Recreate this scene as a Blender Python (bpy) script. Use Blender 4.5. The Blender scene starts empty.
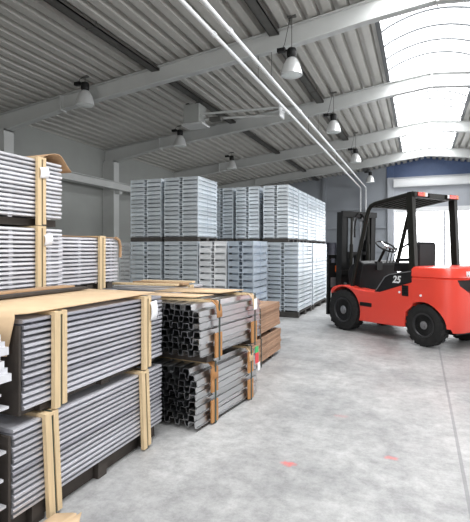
import bpy, bmesh, math, random
from mathutils import Vector, Matrix
random.seed(7)
R = math.radians
PI = math.pi
C = bpy.context.scene.collection
S = bpy.context.scene

# ------------------------------------------------------------------ camera, world, lights, exposure
cam_d = bpy.data.cameras.new('camera')
cam = bpy.data.objects.new('camera', cam_d); C.objects.link(cam)
cam.location = (0, 0, 1.4); cam.rotation_euler = (R(90), 0, R(22.1))
cam_d.sensor_width = 36; cam_d.lens = 456/522*36; cam_d.shift_y = -11/522
cam_d.clip_start = 0.05; cam_d.clip_end = 200
S.camera = cam
S.view_settings.view_transform = 'Standard'; S.view_settings.look = 'None'
S.view_settings.gamma = 1; S.view_settings.use_curve_mapping = False
S.view_settings.exposure = 0.1
w = bpy.data.worlds.new('daylight'); S.world = w; w.use_nodes = True
w.node_tree.nodes['Background'].inputs[0].default_value = (0.93, 0.96, 1.0, 1)
w.node_tree.nodes['Background'].inputs[1].default_value = 0.3
SKY_EMIT = 9.0
def area(name, loc, rot, sx, sy, power, col=(1, 1, 1)):
    d = bpy.data.lights.new(name, 'AREA'); d.shape = 'RECTANGLE'; d.size = sx; d.size_y = sy
    d.energy = power; d.color = col
    o = bpy.data.objects.new(name, d); C.objects.link(o); o.location = loc; o.rotation_euler = rot
    return o
area('daylight_right_windows', (11.9, 9, 2.6), (0, R(90), 0), 2.2, 26, 1300, (0.97, 0.98, 1.0))
area('added_rear_fill', (-2.2, -6.3, 2.4), (R(90), 0, 0), 8, 4.0, 280, (1.0, 0.98, 0.95))  # added fill light at an unseen opening behind the camera

# ------------------------------------------------------------------ materials
def mat(name, col, rough=0.6, metal=0.0, var=0.06, scale=6.0, bump=0.0, bscale=40.0, emit=None, estr=0.0, stretch=(1, 1, 1), coat=0.0):
    m = bpy.data.materials.new(name); m.use_nodes = True
    nt = m.node_tree; b = nt.nodes['Principled BSDF']
    b.inputs['Roughness'].default_value = rough; b.inputs['Metallic'].default_value = metal
    b.inputs['Coat Weight'].default_value = coat
    tc = nt.nodes.new('ShaderNodeTexCoord'); mp = nt.nodes.new('ShaderNodeMapping')
    mp.inputs['Scale'].default_value = stretch
    nt.links.new(tc.outputs['Object'], mp.inputs[0])
    n = nt.nodes.new('ShaderNodeTexNoise'); n.inputs['Scale'].default_value = scale; n.inputs['Detail'].default_value = 5
    nt.links.new(mp.outputs[0], n.inputs['Vector'])
    r = nt.nodes.new('ShaderNodeValToRGB')
    r.color_ramp.elements[0].position = 0.3; r.color_ramp.elements[1].position = 0.7
    r.color_ramp.elements[0].color = tuple(max(0, c*(1-var)) for c in col) + (1,)
    r.color_ramp.elements[1].color = tuple(min(1, c*(1+var)) for c in col) + (1,)
    nt.links.new(n.outputs[0], r.inputs[0]); nt.links.new(r.outputs[0], b.inputs['Base Color'])
    if bump:
        n2 = nt.nodes.new('ShaderNodeTexNoise'); n2.inputs['Scale'].default_value = bscale
        nt.links.new(mp.outputs[0], n2.inputs['Vector'])
        bp = nt.nodes.new('ShaderNodeBump'); bp.inputs['Strength'].default_value = bump; bp.inputs['Distance'].default_value = 0.01
        nt.links.new(n2.outputs[0], bp.inputs['Height']); nt.links.new(bp.outputs[0], b.inputs['Normal'])
    if emit:
        b.inputs['Emission Color'].default_value = tuple(emit) + (1,); b.inputs['Emission Strength'].default_value = estr
    return m

M = {}
M['deck'] = mat('roof deck steel', (0.47, 0.46, 0.43), 0.5, 0.15, 0.05, 2)
M['beam'] = mat('painted beam', (0.52, 0.53, 0.52), 0.55, 0, 0.03, 3)
M['dark_beam'] = mat('dark cable tray', (0.11, 0.108, 0.10), 0.5, 0.3, 0.1, 5)
M['wall'] = mat('grey wall panel', (0.33, 0.34, 0.325), 0.6, 0, 0.04, 1.5)
M['wall_far'] = mat('blue grey wall panel', (0.29, 0.31, 0.34), 0.6, 0, 0.04, 1.5)
M['blue'] = mat('blue gable panel', (0.075, 0.115, 0.23), 0.5, 0, 0.08, 3)
M['door_panel'] = mat('grey door panel', (0.44, 0.46, 0.50), 0.5, 0, 0.03, 3)
M['white'] = mat('white paint', (0.80, 0.81, 0.82), 0.4, 0, 0.02, 3)
M['sky'] = mat('translucent skylight', (0.9, 0.92, 0.95), 0.5, 0, 0.01, 1, emit=(0.97, 0.985, 1.0), estr=SKY_EMIT)
M['door_glow'] = mat('translucent door pane', (0.9, 0.92, 0.95), 0.4, 0, 0.01, 1, emit=(0.97, 0.985, 1.0), estr=3.5)
M['sky_rib'] = mat('skylight rib', (0.10, 0.105, 0.11), 0.5, 0, 0.02, 3)
M['pipe'] = mat('white conduit', (0.85, 0.86, 0.87), 0.35, 0, 0.02, 3)
M['alu'] = mat('aluminium panel', (0.66, 0.66, 0.69), 0.42, 0.55, 0.10, 9, stretch=(1, 0.25, 1))
M['alu_mid'] = mat('dull aluminium panel', (0.60, 0.60, 0.64), 0.38, 0.65, 0.10, 9, stretch=(1, 0.25, 1))
M['alu_dark'] = mat('weathered aluminium panel', (0.38, 0.38, 0.42), 0.42, 0.55, 0.10, 9, stretch=(1, 0.25, 1))
M['steel'] = mat('steel profile', (0.50, 0.51, 0.52), 0.30, 1.0, 0.12, 8, stretch=(1, 0.2, 1))
M['galv'] = mat('galvanized steel', (0.72, 0.775, 0.82), 0.33, 0.55, 0.10, 5)
M['galv_white'] = mat('bright galvanized steel', (0.84, 0.86, 0.88), 0.35, 0.25, 0.08, 5)
M['galv_blue_reflection'] = mat('galvanized steel with blue reflection', (0.60, 0.68, 0.77), 0.33, 0.55, 0.12, 5)  # blue reflection on the low stack painted into the base colour
M['wood'] = mat('pale pine batten', (0.64, 0.48, 0.285), 0.7, 0, 0.10, 14, 0.2, 60, stretch=(4, 4, 0.4))
M['wood_dark'] = mat('dark timber and shade', (0.045, 0.036, 0.030), 0.8, 0, 0.25, 8)  # timber tone; also stands in for shade under and at stack ends
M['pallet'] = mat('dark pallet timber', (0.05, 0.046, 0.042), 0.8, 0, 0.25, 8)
M['brown'] = mat('brown wood board', (0.36, 0.22, 0.14), 0.7, 0, 0.22, 8, stretch=(1, 0.3, 1))
M['kraft'] = mat('kraft cardboard', (0.60, 0.43, 0.265), 0.8, 0, 0.09, 4)
M['kraft_dark'] = mat('brown cardboard', (0.40, 0.25, 0.14), 0.8, 0, 0.14, 6)
M['orange_wood'] = mat('orange brown board', (0.46, 0.22, 0.08), 0.7, 0, 0.2, 14, stretch=(3, 3, 0.6))
M['strap'] = mat('dark green strap', (0.03, 0.05, 0.04), 0.4, 0, 0.1, 4)
M['paper'] = mat('white paper', (0.86, 0.86, 0.88), 0.7, 0, 0.02, 4)
M['green'] = mat('green tag', (0.06, 0.45, 0.14), 0.6)
M['redtag'] = mat('red tag', (0.65, 0.05, 0.06), 0.6)
M['red'] = mat('red enamel', (0.80, 0.065, 0.040), 0.30, 0, 0.02, 3, coat=0.25)
M['black'] = mat('black paint', (0.010, 0.010, 0.010), 0.42, 0, 0.1, 6)
M['plastic'] = mat('black plastic', (0.013, 0.013, 0.014), 0.5, 0, 0.1, 10, 0.1, 120)
M['guard'] = mat('dark olive guard steel', (0.018, 0.018, 0.015), 0.42, 0.2, 0.08, 6)
M['rubber'] = mat('black tyre rubber', (0.022, 0.022, 0.022), 0.75, 0, 0.2, 14, 0.2, 80)
M['rim'] = mat('dark wheel rim', (0.05, 0.05, 0.052), 0.45, 0.4, 0.15, 9)
M['hub'] = mat('grey hub steel', (0.26, 0.26, 0.27), 0.42, 0.6, 0.12, 12)
M['chrome'] = mat('bright steel', (0.72, 0.72, 0.74), 0.25, 0.9, 0.05, 6)
M['orange_lens'] = mat('orange lens', (0.80, 0.16, 0.03), 0.25, 0, 0.04, 8)
M['red_lens'] = mat('red lens', (0.62, 0.05, 0.03), 0.25, 0, 0.04, 8)
M['reflector'] = mat('spun aluminium reflector', (0.72, 0.73, 0.73), 0.32, 0.5, 0.05, 5)
M['lens_glass'] = mat('frosted lamp glass', (0.80, 0.84, 0.82), 0.2, 0, 0.02, 5)
M['drum'] = mat('dark drum steel', (0.07, 0.07, 0.09), 0.5, 0.2, 0.2, 5)

for q in ('black', 'plastic', 'guard', 'rubber', 'rim'): M[q].node_tree.nodes['Principled BSDF'].inputs['Specular IOR Level'].default_value = 0.22
def vary(m, lo, hi):                                                     # each piece a little lighter or darker
    nt = m.node_tree; b = nt.nodes['Principled BSDF']; l = b.inputs['Base Color'].links[0]; src = l.from_socket
    oi = nt.nodes.new('ShaderNodeObjectInfo'); mr = nt.nodes.new('ShaderNodeMapRange'); mr.inputs[3].default_value = lo; mr.inputs[4].default_value = hi
    nt.links.new(oi.outputs['Random'], mr.inputs[0])
    x = nt.nodes.new('ShaderNodeMix'); x.data_type = 'RGBA'; x.blend_type = 'MULTIPLY'; x.inputs[0].default_value = 1
    nt.links.new(src, x.inputs[6]); nt.links.new(mr.outputs[0], x.inputs[7]); nt.links.new(x.outputs[2], b.inputs['Base Color'])
for q in ('galv', 'galv_white', 'galv_blue_reflection'): vary(M[q], 0.88, 1.10)
for q in ('alu', 'alu_mid', 'steel', 'brown'): vary(M[q], 0.82, 1.12)
def concrete():
    m = bpy.data.materials.new('worn concrete'); m.use_nodes = True
    nt = m.node_tree; b = nt.nodes['Principled BSDF']; L = nt.links.new
    tc = nt.nodes.new('ShaderNodeTexCoord')
    def noise(scale, detail, rough=0.6, st=(1, 1, 1)):
        mp = nt.nodes.new('ShaderNodeMapping'); mp.inputs['Scale'].default_value = st
        L(tc.outputs['Object'], mp.inputs[0])
        n = nt.nodes.new('ShaderNodeTexNoise'); n.inputs['Scale'].default_value = scale
        n.inputs['Detail'].default_value = detail; n.inputs['Roughness'].default_value = rough
        L(mp.outputs[0], n.inputs['Vector']); return n.outputs[0]
    def ramp(src, p0, c0, p1, c1):
        r = nt.nodes.new('ShaderNodeValToRGB'); e = r.color_ramp.elements
        e[0].position = p0; e[1].position = p1; e[0].color = c0 + (1,); e[1].color = c1 + (1,)
        L(src, r.inputs[0]); return r.outputs[0]
    def mix(kind, a, bb, fac):
        x = nt.nodes.new('ShaderNodeMix'); x.data_type = 'RGBA'; x.blend_type = kind
        if isinstance(fac, float): x.inputs[0].default_value = fac
        else: L(fac, x.inputs[0])
        for i, v in ((6, a), (7, bb)):
            if isinstance(v, tuple): x.inputs[i].default_value = v + (1,)
            else: L(v, x.inputs[i])
        return x.outputs[2]
    def math_(op, a, bb=None):
        x = nt.nodes.new('ShaderNodeMath'); x.operation = op
        for i, v in enumerate((a, bb)):
            if v is None: continue
            if isinstance(v, (int, float)): x.inputs[i].default_value = v
            else: L(v, x.inputs[i])
        return x.outputs[0]
    base = ramp(noise(0.8, 9, 0.68), 0.34, (0.31, 0.31, 0.31), 0.64, (0.57, 0.565, 0.555))
    fine = ramp(noise(9.0, 9, 0.85), 0.38, (0.52, 0.52, 0.52), 0.60, (1.0, 1.0, 1.0))
    col = mix('MULTIPLY', base, fine, 0.75)
    streak = ramp(noise(1.1, 5, 0.6, (2.2, 0.25, 1)), 0.40, (0.80, 0.80, 0.81), 0.60, (1, 1, 1))
    col = mix('MULTIPLY', col, streak, 0.55)
    sep = nt.nodes.new('ShaderNodeSeparateXYZ'); L(tc.outputs['Object'], sep.inputs[0])
    for x0, hw in ((0.25, 0.011),):                                     # saw-cut joint
        d = math_('ABSOLUTE', math_('SUBTRACT', sep.outputs[0], x0))
        f = math_('MULTIPLY', math_('LESS_THAN', d, hw), 0.62)
        col = mix('MIX', col, (0.16, 0.16, 0.165), f)
    for (sx, sy, rx, ry, k) in ((-0.798, 2.90, 0.095, 0.065, 0.8), (-0.182, 3.24, 0.09, 0.05, 0.55), (-0.62, 3.9, 0.10, 0.06, 0.22)):   # spilled red paint spots
        dx = math_('DIVIDE', math_('SUBTRACT', sep.outputs[0], sx), rx)
        dy = math_('DIVIDE', math_('SUBTRACT', sep.outputs[1], sy), ry)
        d2 = math_('ADD', math_('MULTIPLY', dx, dx), math_('MULTIPLY', dy, dy))
        d2 = math_('ADD', d2, math_('MULTIPLY', noise(22, 3), 1.1))
        f = ramp(d2, 0.55, (k, k, k), 1.0, (0, 0, 0))
        col = mix('MIX', col, (0.72, 0.13, 0.12), f)
    L(col, b.inputs['Base Color'])
    L(ramp(noise(1.2, 5), 0.35, (0.36,)*3, 0.7, (0.62,)*3), b.inputs['Roughness'])
    bp = nt.nodes.new('ShaderNodeBump'); bp.inputs['Strength'].default_value = 0.15; bp.inputs['Distance'].default_value = 0.01
    L(noise(30, 6), bp.inputs['Height']); L(bp.outputs[0], b.inputs['Normal'])
    return m
M['concrete'] = concrete()

# ------------------------------------------------------------------ mesh helpers
class MB:
    def __init__(s): s.v = []; s.f = []
    def add(s, vs, fs):
        n = len(s.v); s.v += [tuple(x) for x in vs]; s.f += [tuple(i+n for i in q) for q in fs]; return s
    def box(s, x0, x1, y0, y1, z0, z1):
        return s.add([(x0,y0,z0),(x1,y0,z0),(x1,y1,z0),(x0,y1,z0),(x0,y0,z1),(x1,y0,z1),(x1,y1,z1),(x0,y1,z1)],
                     [(0,3,2,1),(4,5,6,7),(0,1,5,4),(1,2,6,5),(2,3,7,6),(3,0,4,7)])
    def bar(s, p0, p1, wx, wy, up=(0, 0, 1)):                              # rectangular bar between two points
        p0 = Vector(p0); p1 = Vector(p1); d = (p1-p0).normalized(); u = Vector(up)
        a = d.cross(u)
        if a.length < 1e-4: a = d.cross(Vector((1, 0, 0)))
        a.normalize(); b = a.cross(d).normalized(); vs = []
        for p in (p0, p1):
            for i, j in ((-1,-1),(1,-1),(1,1),(-1,1)): vs.append(p + a*(i*wx/2) + b*(j*wy/2))
        return s.add(vs, [(0,3,2,1),(4,5,6,7),(0,1,5,4),(1,2,6,5),(2,3,7,6),(3,0,4,7)])
    def prism(s, poly, axis, a, b):                                       # polygon in the two other axes, extruded along axis
        n = len(poly)
        def P(p, t):
            if axis == 'x': return (t, p[0], p[1])
            if axis == 'y': return (p[0], t, p[1])
            return (p[0], p[1], t)
        vs = [P(p, a) for p in poly] + [P(p, b) for p in poly]
        fs = [tuple(range(n))[::-1], tuple(range(n, 2*n))] + [(i, (i+1) % n, n+(i+1) % n, n+i) for i in range(n)]
        return s.add(vs, fs)
    def loft(s, rings, cap=True):
        n = len(rings[0]); vs = [p for r in rings for p in r]; fs = []
        for k in range(len(rings)-1):
            for i in range(n): fs.append((k*n+i, k*n+(i+1) % n, (k+1)*n+(i+1) % n, (k+1)*n+i))
        if cap: fs += [tuple(range(n))[::-1], tuple(range((len(rings)-1)*n, len(rings)*n))]
        return s.add(vs, fs)
    def tube(s, pts, r, n=10, radii=None):
        pts = [Vector(p) for p in pts]; rings = []; prev = None
        for i, p in enumerate(pts):
            d = (pts[min(i+1, len(pts)-1)] - pts[max(i-1, 0)]).normalized()
            if prev is None:
                a = d.cross(Vector((0, 0, 1)))
                if a.length < 1e-3: a = d.cross(Vector((1, 0, 0)))
            else: a = prev - d*prev.dot(d)
            a.normalize(); prev = a; b = d.cross(a); rr = radii[i] if radii else r
            rings.append([p + a*(rr*math.cos(t*2*PI/n)) + b*(rr*math.sin(t*2*PI/n)) for t in range(n)])
        return s.loft(rings)
    def lathe(s, prof, n=24, axis='z', o=(0, 0, 0)):                      # prof: (radius, height) pairs
        rings = []
        for r, h in prof:
            ring = []
            for t in range(n):
                c, q = r*math.cos(t*2*PI/n), r*math.sin(t*2*PI/n)
                p = {'z': (c, q, h), 'y': (c, h, q), 'x': (h, c, q)}[axis]
                ring.append((p[0]+o[0], p[1]+o[1], p[2]+o[2]))
            rings.append(ring)
        return s.loft(rings)
    def mesh(s, name, m, sharp=35):
        me = bpy.data.meshes.new(name); me.from_pydata(s.v, [], s.f); me.validate()
        bm = bmesh.new(); bm.from_mesh(me); bmesh.ops.recalc_face_normals(bm, faces=bm.faces); bm.to_mesh(me); bm.free()
        for p in me.polygons: p.use_smooth = True
        me.set_sharp_from_angle(angle=R(sharp))
        me.materials.append(m); return me
    def build(s, name, m, parent=None, bevel=0, sharp=35, loc=None, segs=2):
        o = bpy.data.objects.new(name, s.mesh(name, m, sharp)); C.objects.link(o)
        if parent: o.parent = parent
        if loc: o.location = loc
        if bevel:
            b = o.modifiers.new('bevel', 'BEVEL'); b.width = bevel; b.segments = segs; b.limit_method = 'ANGLE'; b.angle_limit = R(40)
        return o
def tag(o, label=None, cat=None, group=None, kind=None):
    if label: o['label'] = label
    if cat: o['category'] = cat
    if group: o['group'] = group
    if kind: o['kind'] = kind
    return o
def thing(name, label, cat, loc=(0, 0, 0), rz=0, group=None):
    o = bpy.data.objects.new(name, None); C.objects.link(o); o.empty_display_size = 0.1
    o.location = loc; o.rotation_euler = (0, 0, rz); return tag(o, label, cat, group)
def struct(o): o['kind'] = 'structure'; return o
def inst(src, parent, loc=None, rot=None):
    c = src.copy(); C.objects.link(c); c.parent = parent
    if loc is not None: c.location = loc
    if rot is not None: c.rotation_euler = rot
    return c
def copy_tree(o, parent=None):
    c = o.copy(); C.objects.link(c); c.parent = parent
    for ch in list(o.children): copy_tree(ch, c)
    return c
ORD = ['topmost', 'second', 'third', 'fourth', 'fifth', 'sixth', 'seventh', 'eighth', 'ninth', 'tenth', 'eleventh', 'twelfth',
       'thirteenth', 'fourteenth', 'fifteenth', 'sixteenth', 'seventeenth']

# ------------------------------------------------------------------ the hall
XL, XR, YB, YF = -11.0, 11.6, -6.0, 27.8
RX = 0.3
EYE = 1.4
def lerp_poly(pts, x):
    x = min(max(x, pts[0][0]), pts[-1][0])
    for (a, za), (b, zb) in zip(pts, pts[1:]):
        if a <= x <= b: return za + (zb-za)*(x-a)/(b-a)
ROOF = [(-11.0, 3.75), (-2.6, 4.68), (-0.8, 4.95), (0.3, 5.15), (1.4, 4.95), (3.2, 4.68), (11.6, 3.75)]
BOT = [(-11.0, 3.30), (-10.5, 3.30), (-8.6, 3.63), (-2.6, 4.25), (-0.8, 4.50), (0.3, 4.62), (1.4, 4.50), (3.2, 4.25), (9.2, 3.63), (11.1, 3.30), (11.6, 3.30)]
def roof_z(x): return EYE + lerp_poly(ROOF, x)
BY = [-0.7, 4.3, 9.3, 14.1, 19.3, 24.3]

struct(MB().box(XL-0.2, XR+0.2, YB-0.2, YF+0.2, -0.15, 0).build('floor', M['concrete']))
struct(MB().box(XL-0.2, XL, YB, YF+0.2, 0, roof_z(XL)+0.3).build('wall_left', M['wall']))
# far wall: panels left and right of the door, gable in blue above it
DX0, DX1, DZ = -1.42, 2.62, 5.42
fw = MB()
fw.prism([(XL, 0), (DX0, 0), (DX0, roof_z(DX0)+0.12), (-2.6, roof_z(-2.6)+0.12), (XL, roof_z(XL)+0.12)], 'y', YF, YF+0.2)
fw.prism([(DX1, 0), (XR, 0), (XR, roof_z(XR)+0.12), (3.2, roof_z(3.2)+0.12), (DX1, roof_z(DX1)+0.12)], 'y', YF, YF+0.2)
struct(fw.build('wall_far', M['wall_far']))
g = MB()
g.prism([(DX0, DZ), (DX1, DZ), (DX1, roof_z(DX1)+0.12), (1.4, roof_z(1.4)+0.12), (RX, roof_z(RX)+0.12), (-0.8, roof_z(-0.8)+0.12), (DX0, roof_z(DX0)+0.12)], 'y', YF, YF+0.2)
g.prism([(-1.80, 5.55), (DX0, 5.55), (DX0, roof_z(DX0)), (-1.80, roof_z(-1.80))], 'y', YF-0.06, YF)
g.prism([(DX1, 5.55), (3.3, 5.55), (3.3, roof_z(3.3)), (DX1, roof_z(DX1))], 'y', YF-0.06, YF)
struct(g.build('wall_gable', M['blue']))
rw = MB()
rw.box(XR, XR+0.2, YB, YF+0.2, 0, 1.3); rw.box(XR, XR+0.2, YB, YF+0.2, 3.9, roof_z(XR)+0.3)
for y in [YB] + BY + [YF-0.1]: rw.box(XR, XR+0.2, y-0.2, y+0.3, 1.3, 3.9)
struct(rw.build('wall_right', M['wall']))
bw = MB()
bw.prism([(XL, 0), (-6, 0), (-6, roof_z(-6)), (XL, roof_z(XL))], 'y', YB-0.2, YB)
bw.prism([(4, 0), (XR, 0), (XR, roof_z(XR)), (4, roof_z(4))], 'y', YB-0.2, YB)
bw.prism([(-6, 4.4), (4, 4.4), (4, roof_z(4)), (RX, roof_z(RX)), (-6, roof_z(-6))], 'y', YB-0.2, YB)
struct(bw.build('wall_back', M['wall']))

# trapezoidal roof deck: ribs run along the hall; the strip under the skylight stays open in the lit bays
def deck(x0, x1, y0, y1, name):
    p = 0.30; pts = []; x = x0
    while x < x1 - 0.01:
        for dx, hi in ((0, 0), (0.15, 0), (0.178, 1), (0.27, 1)):
            if x+dx <= x1: pts.append((x+dx, roof_z(x+dx) + (0.13 if hi else 0.0)))
        x += p
    pts.append((x1, roof_z(x1)))
    top = [(a, b+0.02) for a, b in pts]
    m = MB(); n = len(pts)
    vs = [(a, y0, b) for a, b in pts] + [(a, y1, b) for a, b in pts] + [(a, y0, b) for a, b in top] + [(a, y1, b) for a, b in top]
    fs = []
    for i in range(n-1):
        fs.append((i, i+1, n+i+1, n+i)); fs.append((2*n+i, 3*n+i, 3*n+i+1, 2*n+i+1))
    m.add(vs, fs)
    return struct(m.build(name, M['deck'], sharp=20))
deck(XL-0.1, -0.86, YB-0.2, YF+0.2, 'ceiling')
deck(1.46, XR+0.1, YB-0.2, YF+0.2, 'ceiling')
deck(-0.86, 1.46, 25.8, YF+0.2, 'ceiling')

# skylight: glazed vault from bay to bay
SB = [YB] + BY[:-1] + [25.8]
for i in range(len(SB)-1):
    y0, y1 = SB[i], SB[i+1]
    rings = []
    arc = [(-0.86 + 2.32*k/12, EYE + 4.97 + 0.34*math.sin(PI*k/12)**0.8) for k in range(13)]
    v = MB(); n = 13
    v.add([(a, y0, b) for a, b in arc] + [(a, y1, b) for a, b in arc], [(k, k+1, n+k+1, n+k) for k in range(12)])
    o = struct(v.build('window_%d' % (i+1), M['sky'], sharp=60))
    m = MB(); y = y0 + 0.8
    while y < y1 - 0.3:
        m.tube([(a, y, b-0.02) for a, b in arc], 0.03, 6); y += 0.8
    for xa in (-0.86, 1.46): m.box(xa-0.05, xa+0.05, y0, y1, roof_z(-0.86)-0.02, roof_z(-0.86)+0.2)
    f = m.build('window_frame', M['sky_rib'], o)

# portal frames: every beam with its columns is one welded frame
beam_poly_b = [(x, EYE+z) for x, z in BOT]
beam_top = [(-11.0, 3.73), (-2.6, 4.655), (-0.8, 4.90), (0.3, 5.02), (1.4, 4.90), (3.2, 4.655), (11.6, 3.73)]
def frame(y, k):
    m = MB()
    top = [(x, EYE+z) for x, z in beam_top]
    m.prism(beam_poly_b + top[::-1], 'y', y-0.012, y+0.012)                     # web
    for pl, dz in ((beam_poly_b, 0.018), (top, -0.018)):                         # flanges
        for (xa, za), (xb, zb) in zip(pl, pl[1:]):
            m.prism([(xa, za), (xb, zb), (xb, zb+dz), (xa, za+dz)], 'y', y-0.10, y+0.10)
    for xs in (-8.6, 9.2, 0.3):                                                # end plates at the splices
        m.box(xs-0.02, xs+0.02, y-0.11, y+0.11, EYE+lerp_poly(BOT, xs)-0.03, EYE+lerp_poly(beam_top, xs))
    o = struct(m.build('trim_%d' % (k+1), M['beam'], sharp=25))
    for xa, xb in ((XL, -10.5), (11.1, XR)):
        c = MB(); z1 = EYE+3.31
        c.box(xa, xa+0.03, y-0.16, y+0.16, 0, z1); c.box(xb-0.03, xb, y-0.16, y+0.16, 0, z1); c.box(xa+0.02, xb-0.02, y-0.15, y+0.15, 0, z1)
        c.box(xa, xb, y-0.16, y+0.16, z1-0.04, z1); c.box(xa-0.0, xb, y-0.16, y+0.16, 0, 0.03)
        c.build('column', M['beam'], o)
for k, y in enumerate(BY): frame(y, k)
# girder along the left columns, sheeting rails on the walls
m = MB(); x = -10.30
m.box(x-0.16, x+0.16, YB, YF, 3.60, 3.63); m.box(x-0.10, x+0.10, YB, YF, 3.86, 3.88); m.box(x-0.01, x+0.01, YB, YF, 3.63, 3.86)
for y in BY: m.box(-10.5, x-0.0, y-0.08, y+0.08, 3.48, 3.60)
struct(m.build('trim_7', M['beam']))
m = MB()
for z in (2.73, 3.84): m.box(XL, DX0, YF-0.12, YF, z-0.06, z+0.06)
m.box(XL, DX0, YF-0.06, YF, 1.28, 1.34)
for x in (-8.5, -5.4): m.box(x-0.1, x+0.1, YF-0.15, YF, 0, roof_z(x))
struct(m.build('trim_8', M['wall_far']))
m = MB()
for x in (DX0-0.16, DX1+0.16): m.box(x-0.16, x+0.16, YF-0.2, YF, 0, 5.55)
m.box(DX0-0.3, DX1+0.3, YF-0.14, YF, 5.42, 5.55)
struct(m.build('trim_9', M['door_panel']))
# gate in the far wall: shutter housing, grey upper panels, translucent lower panels
o = struct(MB().box(DX0, DX1, YF-0.02, YF+0.06, 3.62, DZ).build('door_1', M['door_panel']))
h = MB(); yy = YF-0.30
h.prism([(YF-0.38, 4.98), (YF-0.42, 5.1), (YF-0.42, 5.34), (YF-0.34, 5.42), (YF, 5.42), (YF, 4.98)], 'x', DX0+0.02, DX1-0.1)
h.build('shutter_housing', M['white'], o)
b = MB(); b.box(DX0, DX1, YF-0.1, YF-0.02, 3.55, 3.82)
b.build('crossbar', M['white'], o)
for k in range(3):
    xa = DX0 + 0.05 + k*(DX1-DX0-0.1)/3; xb = xa + (DX1-DX0-0.1)/3 - 0.05
    f = MB().box(xa, xb, YF-0.02, YF+0.02, 0.12, 3.55).build('door_pane', M['door_glow'], o)
b = MB(); b.box(DX0, DX1, YF-0.03, YF+0.05, 0, 0.12)
for k in range(4):
    xa = DX0 + k*(DX1-DX0-0.05)/3; b.box(xa, xa+0.05, YF-0.03, YF+0.05, 0.1, 3.6); b.box(xa, xa+0.03, YF-0.04, YF-0.02, 3.8, 5.0)
b.build('door_frame', M['door_panel'], o)

# ------------------------------------------------------------------ overhead services
for x, lab in ((-5.80, 'dark cable tray running under the roof above the left lamps'), (-2.87, 'dark cable tray running under the roof above the right lamps')):
    t = thing('cable_tray', lab, 'cable tray', (x, 0, roof_z(x)-0.10), 0, 'cable trays under the roof')
    k = MB(); k.box(-0.11, 0.11, YB, YF-0.1, 0.0, 0.02); k.box(-0.11, -0.09, YB, YF-0.1, 0.0, 0.06); k.box(0.09, 0.11, YB, YF-0.1, 0.0, 0.06)
    for i in range(4): k.tube([(-0.06+0.04*i, YB, 0.032), (-0.06+0.04*i, YF-0.1, 0.032)], 0.012, 6)
    for yy in range(-5, 28, 3): k.box(-0.11, 0.11, yy, yy+0.03, -0.01, 0.0); k.box(0.11, 0.12, yy, yy+0.03, -0.01, 0.11); k.box(-0.12, -0.11, yy, yy+0.03, -0.01, 0.085)
    k.build('tray_body', M['dark_beam'], t)
PZ = EYE + 3.65
for x, lab in ((-3.235, 'left one of the two long white pipes under the roof'), (-2.935, 'right one of the two long white pipes under the roof')):
    t = thing('overhead_pipe', lab, 'pipe', (x, 0, PZ), 0, 'pair of white pipes under the roof')
    y = YF-0.25
    MB().tube([(0, YB+0.1, 0), (0, y-0.3, 0), (0, y-0.1, -0.03), (0, y-0.02, -0.1), (0, y, -0.3), (0, y, -PZ+0.02)], 0.036, 12).build('pipe_run', M['pipe'], t)
    for yy in (2.1, 7.0, 11.75, 16.8, 21.8):
        MB().lathe([(0.037, -0.05), (0.05, -0.05), (0.05, 0.05), (0.037, 0.05)], 12, 'y', (0, yy, 0)).build('coupling', M['pipe'], t)
    for yy in BY[1:]:
        k = MB(); k.tube([(0, yy-0.0, 0.03), (0, yy-0.0, roof_z(x)-0.43-PZ)], 0.008, 6)
        k.build('hanger_rod', M['dark_beam'], t)
# suspended fan unit with its pair of ducts
t = thing('heater_unit', 'grey box unit hung under the roof with two arms to pipes', 'heater', (-5.95, 11.6, EYE+3.50))
MB().box(-0.25, 0.25, -0.22, 0.22, 0.06, 0.60).build('casing', M['wall'], t, 0.02)
MB().box(-0.29, 0.36, -0.26, 0.26, 0.0, 0.06).build('bottom_tray', M['reflector'], t, 0.01)
for sx in (-1, 1):
    MB().tube([(0.15, sx*0.16, 0.58), (0.15, sx*0.16, roof_z(-5.80)-0.11-EYE-3.50)], 0.018, 8).build('hanger_rod', M['dark_beam'], t)
    pts = [(sx*0.15-0.02+0.08*math.cos(a), -0.1, 0.57+0.08*math.sin(a)) for a in [PI*i/10 for i in range(11)]]
    MB().tube(pts, 0.022, 8).build('hose', M['plastic'], t)
for yy, za, zb in ((-0.14, 0.30, 0.22), (0.12, 0.22, 0.10)):
    MB().tube([(0.24, yy, za), (0.6, yy, za-0.01), (2.55, yy, zb)], 0.033, 10).build('arm_tube', M['beam'], t)
MB().box(0.5, 0.85, -0.1, 0.08, 0.1, 0.2).build('valve', M['dark_beam'], t, 0.01)
MB().box(2.55, 2.59, -0.2, 0.18, -0.02, 0.32).build('end_plate', M['pipe'], t, 0.004)
MB().box(2.59, 2.672, -0.03, 0.03, 0.12, 0.18).build('pipe_bracket', M['pipe'], t, 0.004)

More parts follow.
